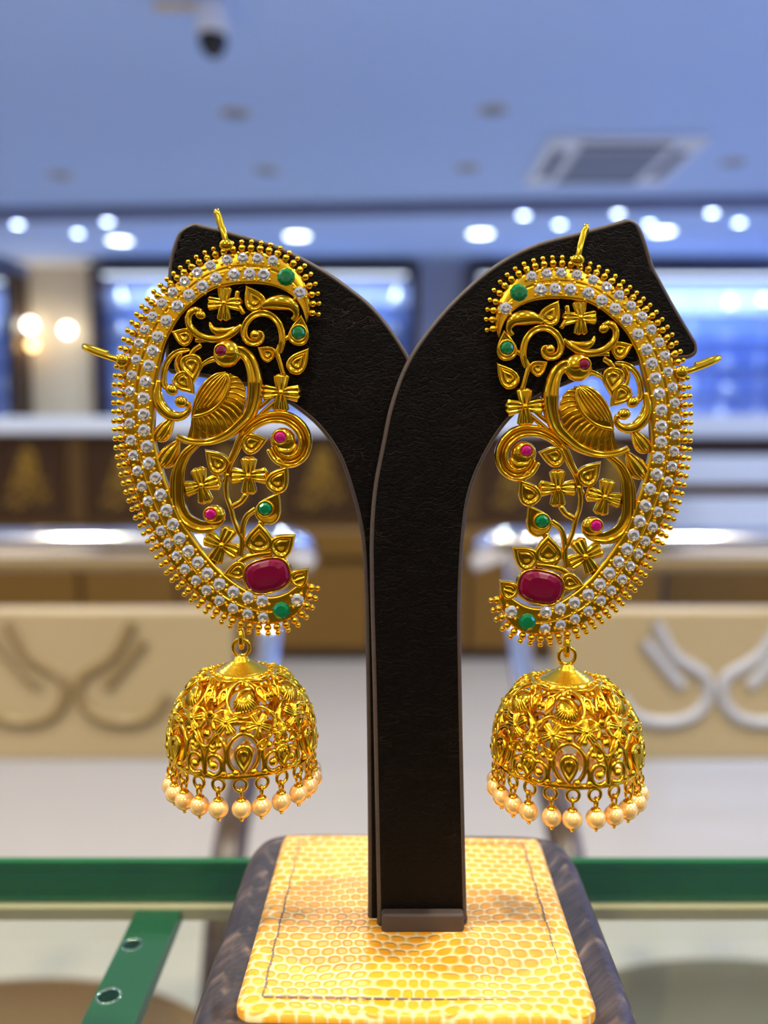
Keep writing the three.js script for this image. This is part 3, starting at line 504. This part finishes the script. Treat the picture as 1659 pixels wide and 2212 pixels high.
  const ROW2 = [...LA([[1275, 400], [1178, 385], [1085, 382], [985, 395], [880, 430], [795, 475], [715, 530], [640, 600], [570, 670], [510, 755], [460, 840], [425, 925], [405, 1030], [378, 1130], [365, 1230]]), ...LB([[205, 65], [210, 180], [220, 300], [235, 410], [265, 520], [297, 630], [340, 735], [380, 845], [433, 945], [485, 1035], [545, 1125], [603, 1220], [683, 1300], [757, 1370], [848, 1445], [945, 1500], [1048, 1540], [1160, 1565]])];
  const pr = new G(), R = rng(7);
  ROW1.forEach((p, i) => { put('white_stone', brilliant(p[0], p[1], 13.2, 14.6, R() * 3), M.diamond, band, true); for (let k = 0; k < 4; k++) { const a = k * Math.PI / 2 + 0.8 + i * 0.1; pr.ball(p[0] + Math.cos(a) * 16.5, p[1] + Math.sin(a) * 16.5, 13.5, 3.8, 3.8, 3.8, 0, 8, 6); } });
  ROW2.forEach((p, i) => { put('white_stone', brilliant(p[0], p[1], 9.8, 12.6, R() * 3), M.diamond, band, true); for (let k = 0; k < 4; k++) { const a = k * Math.PI / 2 + 0.6 + i * 0.1; pr.ball(p[0] + Math.cos(a) * 14.6, p[1] + Math.sin(a) * 14.6, 10.4, 3.6, 3.6, 3.6, 0, 8, 6); } });
  put('prongs', pr, M.goldBright, band).userData.kind = 'stuff';
  const emTop = A(1360, 505), emBot = B(1290, 1515);
  for (const [p, mt] of [[emTop, M.emerald], [emBot, M.emerald]]) { const e = put('emerald', cabochonCut(p[0], p[1], 11.5, 20, 20, 0.3, 2, 10, 9), mt, band, true); e.userData.label = 'round green stone'; }
  // --- scrollwork and leaves of the opening
  const scroll = (pts, r, o) => put('scroll', new G().sweep(pts, typeof r === 'function' ? t => r(t) * 1.2 : r * 1.25, o), M.gold);
  const lf = (tip, base, w, z, h) => put('leaf', leaf(new G(), tip, base, w * 1.36, z, h), M.gold);
  const fl = (c, Rr, rot, z) => put('flower', flower(new G(), c, Rr, rot, z), M.gold);
  const tap = (r, a = 0.5, b = 0.5) => t => r * Math.min(1, a + t * 5, b + (1 - t) * 5);
  fl(A(965, 672), 40, 0.06, 6); fl(A(1328, 1240), 43, 0.05, 7); fl(B(720, 625), 41, 0.22 - 0.45, 6); fl(B(1055, 555), 42, 0.0, 6); fl(B(865, 1050), 43, -1.10, 6);
  lf(A(1100, 552), A(1195, 715), 34, 5); lf(A(625, 848), A(765, 905), 30, 5); lf(A(1175, 950), A(1285, 1020), 27, 6); lf(A(1510, 950), A(1385, 1115), 32, 6);
  lf(A(772, 1175), A(745, 990), 36, 6); lf(A(775, 1250), A(660, 1115), 32, 6);
  lf(B(1195, 290), B(1005, 345), 34, 6); lf(B(742, 365), B(895, 525), 34, 6); lf(B(1338, 480), B(1215, 665), 36, 6); lf(B(1135, 885), B(1130, 1105), 46, 7); lf(B(1392, 972), B(1225, 1110), 38, 7); lf(B(868, 1262), B(1045, 1215), 30, 7); lf(B(1485, 1212), B(1370, 1330), 30, 7);
  for (const [t, b, w] of [[B(522, 128), B(395, 310), 36], [B(565, 290), B(425, 495), 42]]) put('bud_leaf', ribLeaf(new G(), t, b, w, 5), M.gold);
  { // little bird-shaped bud below the upper stone
    const g = new G(); g.sweep(LA([[1200, 690], [1260, 672], [1330, 668], [1400, 690], [1425, 740], [1400, 778]]), t => 7 + 12 * Math.sin(Math.PI * Math.min(1, t * 1.15)), { z: 7 }); put('bud', g, M.gold);
  }
  scroll(LA([[830, 745], [800, 715], [762, 722], [738, 760], [745, 815], [790, 865], [860, 895], [940, 897], [1015, 865], [1075, 810]]), tap(7.8), { z: 7 });
  put('bud', new G().ball(...A(815, 745), 8, 13, 11, 9, 0.4), M.gold);
  scroll(LA([[872, 790], [890, 830], [930, 850], [985, 846], [1035, 822]]), t => 2.5 + 6 * Math.sin(Math.PI * t), { z: 6 });
  scroll(LA([[1320, 990], [1335, 900], [1315, 805], [1255, 745], [1180, 738], [1115, 785], [1092, 850], [1110, 905], [1160, 925], [1200, 900], [1200, 868], [1165, 862]]), tap(7.2, 0.6, 0.8), { z: 7, prof: TWIN });
  put('bud', new G().ball(...A(1165, 872), 9, 12), M.gold);
  scroll(LA([[1395, 870], [1335, 915], [1305, 975], [1320, 1050], [1345, 1130]]), 4.8, { z: 6 });
  scroll(LA([[1300, 1290], [1230, 1350], [1160, 1415]]), 4.4, { z: 5 }); scroll(LA([[1180, 1340], [1250, 1280], [1290, 1230]]), 4, { z: 4 });
  scroll(LA([[780, 905], [870, 905], [940, 912]]), 5, { z: 5 }); scroll(LA([[1050, 590], [1045, 660], [1090, 740]]), 5, { z: 4 });
  scroll(LA([[745, 965], [660, 985], [602, 1045], [578, 1130], [585, 1195], [620, 1225]]), tap(5.5), { z: 6, prof: TWIN }); put('bud', new G().ball(...A(632, 1222), 9, 15, 12, 11, 0.5), M.gold);
  scroll(LA([[690, 985], [662, 1040], [672, 1100], [700, 1130]]), 4.6, { z: 5 });
  scroll(LA([[548, 1160], [540, 1250], [562, 1325], [620, 1382], [690, 1390], [738, 1350], [735, 1300]]), t => 5 + 6 * Math.sin(Math.PI * Math.min(1, t * 1.1)), { z: 7 }); put('bud', new G().ball(...A(692, 1298), 9, 15, 13, 11, 0.3), M.gold);
  scroll(LA([[820, 935], [775, 965], [745, 1010]]), 5, { z: 5 });
  // large scroll round the pink stone
  scroll(LB([[905, 560], [915, 480], [960, 385], [1005, 285], [1085, 195], [1205, 140], [1330, 145], [1425, 215], [1460, 310], [1432, 405], [1355, 450], [1270, 425], [1222, 350]]), t => 5 + 7.5 * Math.min(1, t * 1.8), { z: 6, prof: GROOVE, n: 80 });
  scroll(LB([[1395, 330], [1350, 385], [1290, 380], [1235, 330]]), t => 3 + 7 * Math.sin(Math.PI * t), { z: 7 });
  scroll(LB([[905, 540], [893, 620], [900, 700], [930, 790], [952, 875], [992, 965], [1050, 1060], [1112, 1135]]), 4.4, { z: 6 });
  scroll(LB([[1040, 685], [1000, 740], [940, 775]]), 5, { z: 6 }); scroll(LB([[1105, 795], [1042, 845], [1012, 930], [1010, 1050], [1000, 1130]]), 5, { z: 6, prof: TWIN });
  scroll(LB([[690, 325], [610, 400], [558, 510], [545, 640], [555, 770], [610, 870], [710, 920], [815, 905], [875, 850]]), t => 6 + 6.5 * Math.min(1, t * 3, (1 - t) * 4), { z: 6, prof: DISH, n: 70 });
  scroll(LB([[670, 325], [585, 400], [535, 510], [522, 640], [535, 780], [595, 890], [700, 942], [800, 935]]), 4.2, { z: 8, n: 60 });
  scroll(LB([[880, 500], [890, 560], [870, 600]]), 4, { z: 5 }); scroll(LB([[1175, 900], [1150, 880], [1135, 900]]), 5, { z: 6 }); scroll(LB([[1265, 430], [1300, 470], [1310, 500]]), 6, { z: 6 }); scroll(LB([[1240, 650], [1265, 680]]), 5, { z: 6 });
  scroll(LB([[980, 1180], [1040, 1140], [1110, 1120], [1220, 1105]]), 6, { z: 5 }); scroll(LB([[1360, 1320], [1440, 1290], [1470, 1280]]), 6, { z: 5 });
  // --- settings
  const setting = (p, r, name, mt, sr, dome, z = 6) => { const s = put('setting', new G().ball(p[0], p[1], z, r, r, dome), M.gold); const b = ringBezel(new G(), dome.ox ?? p[0], p[1], z, 1, 1); return s; };
  const gemIn = (p, r, z, mt, parent, name, label) => { const bz = new G(); ringBezel(bz, p[0], p[1], z, r + 1.5, 2.2); put('bezel', bz, M.goldBright, parent); const e = put(name, cabochonCut(p[0], p[1], z, r, r, 0.2, 2, 9, r * 0.5), mt, parent, true); e.userData.label = label; };
  let s1 = put('setting', new G().ball(...B(1300, 300), 6, 28, 27, 13), M.gold); gemIn(B(1285, 280), 13, 17.5, M.rubyPink, s1, 'ruby', 'small round pink stone');
  let s2 = put('setting', new G().ball(...B(812, 835), 6, 24, 22, 13), M.gold); gemIn(B(790, 826), 12.5, 17, M.rubyPink, s2, 'ruby', 'small round pink stone');
  const drop = (tip, base, w, p, mt) => { const o = leafOutline(tip, base, w), s = put('setting', new G().plate(o.fn, o.c, [[1, -3], [1, 8], [0.92, 12], [0.8, 12.5], [0.7, 10], [0.4, 9]], 9, 30), M.gold); gemIn(p, 15, 12, mt, s, 'emerald', 'small round green stone'); };
  drop(A(1458, 738), A(1430, 945), 46, A(1440, 860), M.emerald); drop(B(1275, 668), B(1150, 890), 54, B(1175, 790), M.emerald);
  { const c = B(1190, 1265), out = t => { const q = t * Math.PI * 2, C = Math.cos(q), S = Math.sin(q), X = Math.sign(C) * Math.pow(Math.abs(C), 0.76) * 53, Y = Math.sign(S) * Math.pow(Math.abs(S), 0.76) * 39, r = -0.22; return [c[0] + X * Math.cos(r) - Y * Math.sin(r), c[1] + X * Math.sin(r) + Y * Math.cos(r)]; };
    const s = put('setting', new G().plate(out, c, [[1, -4], [1, 11], [0.965, 15], [0.91, 15], [0.89, 11], [0.5, 9]], 9, 44), M.gold); const e = put('ruby', cabochonCut(c[0], c[1], 13, 48, 34.5, -0.22, 2.7, 18, 9), M.ruby, s, true); e.userData.label = 'large cushion cut red stone'; }
  // --- peacock
  { const g = new G();
    // neck and ring round the body
    g.sweep([...LA([[985, 990], [1060, 975], [1115, 1010], [1150, 1090], [1165, 1180], [1155, 1290], [1120, 1385]]), ...LB([[1000, 185], [905, 262], [790, 308], [690, 316], [600, 300], [545, 275]])], t => t < 0.12 ? 14 : 18 - 11 * Math.min(1, Math.abs(t - 0.3) * 1.9), { z: 8, prof: TWIN, n: 90 });
    g.ball(...A(985, 992), 9, 32, 31, 20);
    g.sweep(LA([[925, 1020], [870, 1035], [825, 1065], [808, 1100]]), t => 8 * (1 - t * 0.7), { z: 8, prof: TWIN });
    // domed body
    const c = A(945, 1310), bodyOut = t => { const a = t * Math.PI * 2, X = Math.cos(a) * 58, Y = Math.sin(a) * 66, r = 0.55; return [c[0] + X * Math.cos(r) - Y * Math.sin(r), c[1] + X * Math.sin(r) + Y * Math.cos(r)]; };
    const P = (t, l) => { const cc = new THREE.CatmullRomCurve3(l.map(p => new THREE.Vector3(p[0], p[1], 0)), false, 'centripetal').getPointAt(t); return [cc.x, cc.y]; };
    const W0 = [A(975, 1112), A(995, 1180), A(965, 1275), A(890, 1350), A(800, 1385), A(752, 1390), B(655, 140)];
    const E0 = [A(985, 1112), A(1060, 1150), A(1098, 1215), A(1098, 1290), A(1075, 1370), B(985, 165), B(900, 232), B(800, 275), B(700, 292), B(610, 300)];
    const NR = 15, cen = A(940, 1300), bz = (x, y) => { const q = Math.hypot(x - cen[0], y - cen[1]) / 75; return 4 + 9 * Math.max(0, 1 - q * q); };
    g.grid(40, 10, (i, j) => { const w = P(i, W0), e = P(i, E0), x = w[0] + (e[0] - w[0]) * j, y = w[1] + (e[1] - w[1]) * j; return [x, y, bz(x, y) - 1]; });
    g.grid(40, 1, (i, j) => { const e = P(i, E0); return [e[0], e[1], j ? -4 : bz(e[0], e[1]) - 1]; });
    for (let k = 0; k < NR; k++) { const t = (k + 0.6) / (NR + 0.4), w = P(t, W0), e = P(t, E0), mx = (w[0] + e[0]) / 2, my = (w[1] + e[1]) / 2, px = -(e[1] - w[1]) * 0.10, py = (e[0] - w[0]) * 0.10; const pt = (x, y) => [x, y, bz(x, y) + 0.8]; g.sweep([pt(...w), pt(mx - px, my - py), pt(...e)], 3.1, { sides: 6, n: 10 }); }
    // wing
    const WL = [A(985, 1112), A(915, 1125), A(850, 1175), A(800, 1250), A(775, 1330), A(765, 1392)], WR = [A(985, 1112), A(1000, 1180), A(970, 1275), A(900, 1350), A(820, 1385), A(765, 1392)];
    g.grid(30, 8, (i, j) => { const a = P(i, WL), b = P(i, WR), x = a[0] + (b[0] - a[0]) * j, y = a[1] + (b[1] - a[1]) * j; return [x, y, bz(x, y) + 2.5]; });
    g.grid(30, 1, (i, j) => { const a = P(i, WL); return [a[0], a[1], j ? -4 : bz(a[0], a[1]) + 2.5]; });
    for (let k = 0; k <= 6; k++) { const pts = []; for (let i = 0; i <= 10; i++) { const t = 0.02 + i / 10 * (k === 0 || k === 6 ? 0.97 : 0.93 - k * 0.055), s0 = k / 6 * (k === 6 ? 1 : 0.86), a = P(t, WL), b = P(t, WR), x = a[0] + (b[0] - a[0]) * s0, y = a[1] + (b[1] - a[1]) * s0; pts.push([x, y, bz(x, y) + (k === 6 ? 4.5 : 3.5)]); } g.sweep(pts, k === 6 ? 4.6 : k === 0 ? 3.4 : 2.9, { sides: 7, n: 26 }); }
    const pk = put('peacock', g, M.gold); gemIn(A(957, 978), 12.5, 26.5, M.ruby, pk, 'ruby', 'small red stone eye');
  }
  // --- ear hooks
  put('ear_hook', new G().sweep([A(985, 320, 10), A(965, 235, 8), A(935, 140, 0), A(912, 78, -6), A(905, 70, -11), A(912, 110, -12), A(935, 180, -11)], t => 7.2 - 0.8 * t, { n: 50 }).ball(...A(980, 300), 10, 16, 13, 9), M.gold);
  put('ear_hook', new G().sweep([A(330, 1045, 8), A(250, 1018, 8), A(150, 985, 2), A(72, 952, -6), A(52, 940, -12), A(80, 945, -17), A(200, 985, -17)], t => 7.2 - 0.8 * t, { n: 50 }).ball(...A(318, 1035), 9, 15, 15, 9), M.gold);
  put('ear_post', new G().sweep([A(900, 480, 2), A(900, 480, -10), A(900, 480, -19)], 5, { n: 6 }), M.gold);

  // ------------------------------------------------ bell drop
  const mm = 0.001, jc = (x, y, z) => [x * mm, y * mm, z * mm];
  const RIM = 14.3, prof = new THREE.CatmullRomCurve3([[14.3, 0], [14.2, 3], [13.7, 6.2], [12.6, 9.4], [10.8, 12.3], [8.3, 14.7], [5.3, 16.3]].map(p => new THREE.Vector3(p[0], p[1], 0)), false, 'centripetal'), PL = prof.getLength();
  const dome = (th0, flip) => (x, y, z) => { // x: drawing units across a 60 degree sector (154 wide), y: up from the rim, z: outward
    const t = Math.min(1, Math.max(0, y * 0.0905 / PL)), p = prof.getPointAt(t), tg = prof.getTangentAt(t), nx = tg.y, ny = -tg.x, th = th0 + (flip ? -x : x) / 154 * Math.PI / 3, off = z * 0.0905, r = p.x + nx * off, h = p.y + ny * off; return [r * Math.sin(th) * mm, h * mm, r * Math.cos(th) * mm];
  };
  const putJ = (name, g, cvt, parent, mat = M.gold, flat) => part(name, g.build(cvt, mirror, flat), mat, parent);
  const lathe = pts => { const g = new G(); const n = 72; g.grid(pts.length - 1, n, (i, j) => { const k = Math.round(i * (pts.length - 1)), a = j * Math.PI * 2; return [pts[k][0] * Math.sin(a), pts[k][1], pts[k][0] * Math.cos(a)]; }); return g; };
  const bell = putJ('bell', lathe([[13.9, 0.6], [13.9, -0.2], [14.5, -0.25], [14.75, 0.1], [14.6, 0.7], [14.3, 0.9], [13.9, 0.6]]), jc, root);
  putJ('bell_cap', lathe([[5.6, 15.5], [5.8, 15.9], [5.5, 16.35], [4.9, 16.7], [4.7, 16.6], [4.2, 17.1], [4.0, 17.0], [3.5, 17.5], [3.3, 17.4], [2.8, 17.9], [2.6, 17.85], [2.1, 18.3], [1.9, 18.3], [1.5, 18.7], [1.3, 19.2], [0.8, 19.6], [0, 19.7]]), jc, bell, M.goldBright);
  const rot0 = 0.18;
  for (let sct = 0; sct < 6; sct++) {
    const cvt = dome(rot0 + sct * Math.PI / 3, sct % 2 === 1), J = (name, g) => putJ(name, g, cvt, bell);
    // lattice of the sector
    const L = new G(), sw = (p, r, z = 2, n) => L.sweep(p, r * 1.35, { z, sides: 7, n });
    sw([[-77, 4], [-74, 40], [-64, 78], [-42, 104], [-12, 112], [20, 110], [50, 100], [70, 74], [77, 40], [77, 4]], 3.6);
    sw([[-77, 118], [-50, 136], [-20, 130], [10, 134], [44, 140], [77, 118]], 3.4);
    sw([[-10, 6], [-27, 30], [-31, 58], [-20, 80], [0, 90], [20, 80], [30, 56], [24, 30], [8, 8]], 3.6, 3);
    sw([[-70, 10], [-54, 6], [-42, 18], [-44, 40], [-57, 48], [-68, 40], [-62, 26]], 3.8, 4); sw([[70, 10], [54, 6], [42, 18], [44, 40], [57, 48], [68, 40], [62, 26]], 3.8, 4);
    sw([[-36, 6], [-38, 26], [-34, 50], [-38, 70], [-52, 84]], 3.4, 3); sw([[36, 6], [38, 26], [36, 50], [42, 70], [56, 82]], 3.4, 3);
    sw([[-77, 150], [-64, 176], [-44, 192], [-22, 206]], 3.4); sw([[77, 150], [66, 176], [46, 190], [26, 206]], 3.4); sw([[-77, 204], [-40, 207], [0, 208], [40, 207], [77, 204]], 4.2);
    sw([[-60, 96], [-66, 112], [-58, 128]], 4, 4); sw([[64, 92], [72, 110], [62, 128]], 4, 4); sw([[-77, 60], [-66, 66], [-58, 58]], 4, 4); sw([[77, 66], [68, 60], [60, 64]], 4, 4); sw([[-52, 160], [-44, 172], [-52, 184]], 3.4, 4); sw([[56, 156], [48, 170], [58, 184]], 3.4, 4);
    for (const [x, y, r] of [[-57, 26, 10], [57, 26, 10], [0, 98, 8], [-77, 88, 10], [-30, 92, 8], [32, 90, 8], [-77, 128, 9], [-66, 160, 8], [70, 160, 9], [0, 196, 6], [-48, 66, 8], [50, 62, 8], [-14, 12, 8], [18, 12, 8], [-38, 10, 7], [40, 10, 7], [-66, 190, 7], [68, 188, 7]]) L.ball(x, y, 4, r, r, r * 0.9, 0, 10, 7);
    J('lattice', L);
    const Pk = new G(); Pk.ball(6, 158, 2, 32, 22, 11, 0.5, 20, 12);
    for (let k = 0; k < 10; k++) { const a = -2.6 + k * 0.25; Pk.sweep([[0 + Math.cos(a) * 12, 162 + Math.sin(a) * 9, 12], [4 + Math.cos(a) * 24, 158 + Math.sin(a) * 20, 9], [6 + Math.cos(a) * 35, 154 + Math.sin(a) * 28, 2]], 2.5, { sides: 6, n: 7 }); }
    Pk.sweep([[-20, 150, 12], [-4, 172, 14], [26, 178, 10]], 3, { n: 14, sides: 6 });
    Pk.sweep([[18, 188, 5], [6, 200, 6], [-16, 200, 6], [-36, 184, 6], [-42, 160, 5], [-32, 136, 4], [-10, 122, 4], [16, 122, 3], [40, 132, 3]], t => 6.5 - 2 * t, { n: 40 }); Pk.ball(16, 190, 6, 11, 10, 9); Pk.sweep([[24, 190, 6], [33, 185, 5], [38, 178, 4]], t => 4 - 2 * t, { n: 8, sides: 6 });
    J('peacock_motif', Pk);
    J('flower_motif', flower(new G(), [-36, 112], 30, 0.3, 6, 5, 1.1)); J('flower_motif', flower(new G(), [32, 104], 30, 0.8, 6, 5, 1.1)); J('flower_motif', flower(new G(), [76, 84], 20, 0.4, 6, 5, 0.9));
    J('leaf_motif', leaf(new G(), [0, 6], [0, 70], 36, 4)); J('leaf_motif', leaf(new G(), [77, 8], [77, 60], 34, 4)); J('leaf_motif', leaf(new G(), [60, 144], [48, 184], 24, 4)); J('leaf_motif', leaf(new G(), [-62, 140], [-50, 180], 24, 4)); J('leaf_motif', leaf(new G(), [-48, 96], [-62, 52], 22, 4, 0.9)); J('leaf_motif', leaf(new G(), [54, 82], [26, 56], 20, 4, 0.9));
    const bd = new G(); for (const x of [-51, -17, 20, 54]) bd.ball(x, 214, 3, 6, 6, 6, 0, 10, 7); J('cap_beads', bd).userData.kind = 'stuff';
  }
  // rings that hang the bell
  const ringPts = (cx, cy, cz, r1, r2, plane) => Array.from({ length: 16 }, (_, k) => { const a = k / 16 * Math.PI * 2; return plane ? [cx + Math.cos(a) * r1, cy + Math.sin(a) * r2, cz] : [cx, cy + Math.sin(a) * r2, cz + Math.cos(a) * r1]; });
  putJ('jump_ring', new G().sweep(ringPts(0, 21.0, 0, 1.65, 1.75, 1), 0.38, { closed: true, n: 40 }), jc, root);
  putJ('jump_ring', new G().sweep(ringPts(0.1, 22.8, 0, 1.1, 1.8, 0), 0.5, { closed: true, n: 36 }), jc, root);
  // pearl drops
  const NPL = 22, Rj = rng(mirror ? 91 : 44);
  for (let k = 0; k < NPL; k++) {
    const a = (k + 0.45) / NPL * Math.PI * 2, r = 14.3, cx = Math.sin(a) * r, cz = Math.cos(a) * r, tx = Math.cos(a), tz = -Math.sin(a), sway = (Rj() - 0.5) * 0.5, lx = tx * sway, lz = tz * sway;
    const g = new G(); g.sweep(Array.from({ length: 12 }, (_, i) => { const b = i / 12 * Math.PI * 2; return [cx + tx * Math.cos(b) * 1.15, -1.35 + Math.sin(b) * 1.2, cz + tz * Math.cos(b) * 1.15]; }), 0.34, { closed: true, n: 24, sides: 7 });
    const ox = cx + lx, oz = cz + lz, nx = Math.sin(a), nz = Math.cos(a);
    g.sweep(Array.from({ length: 10 }, (_, i) => { const b = i / 10 * Math.PI * 2; return [ox + nx * Math.cos(b) * 0.6, -2.95 + Math.sin(b) * 0.95, oz + nz * Math.cos(b) * 0.6]; }), 0.26, { closed: true, n: 18, sides: 6 });
    const lat = (pts, yy) => g.grid(pts.length - 1, 16, (i, j) => { const q = Math.round(i * (pts.length - 1)), b = j * Math.PI * 2; return [ox + Math.cos(b) * pts[q][0], yy + pts[q][1], oz + Math.sin(b) * pts[q][0]]; });
    const py = -6.0; lat([[0, 2.2], [0.45, 2.15], [0.9, 1.85], [0.95, 1.6], [0.7, 1.5]], py); lat([[0.5, -1.7], [0.55, -1.95], [0.3, -2.2], [0.32, -2.45], [0, -2.6]], py);
    const dr = putJ('pearl_drop', g, jc, root);
    const pg = new G(); pg.ball(ox, py, oz, 1.86, 1.86, 1.86, 0, 24, 16); putJ('pearl', pg, jc, dr, M.pearl);
  }
  return { root, o3, conv };
}
// left earring stands where it was traced; the other is its mirror image, set by its two round green stones
const DL = 0.1645, DR = 0.1617;
const left = buildEarring(false, DL, 'gold paisley ear cuff with bell drop on the left arm'); left.root.position.copy(left.o3);
const right = buildEarring(true, DR, 'gold paisley ear cuff with bell drop on the right arm');
{
  const g1 = right.conv(...A(1360, 505), 0), g2 = right.conv(...B(1290, 1515), 0), t1 = atZ(1119, 634, DR), t2 = atZ(1137, 1341, DR);
  const a = new THREE.Vector2(-g2[0] + g1[0], g2[1] - g1[1]), b = new THREE.Vector2(t2.x - t1.x, t2.y - t1.y), rot = b.angle() - a.angle(), s = b.length() / a.length();
  const c = Math.cos(rot) * s, n = Math.sin(rot) * s, X = -g1[0], Y = g1[1];
  right.root.scale.set(s, s, s); right.root.rotation.z = rot; right.root.position.set(t1.x - (c * X - n * Y), t1.y - (n * X + c * Y), -DR);
  console.log('right scale', s, 'rot', rot);
}

scene.traverse(o => { if (o.isMesh) { o.castShadow = true; o.receiveShadow = true; } });
renderer.render(scene, camera);
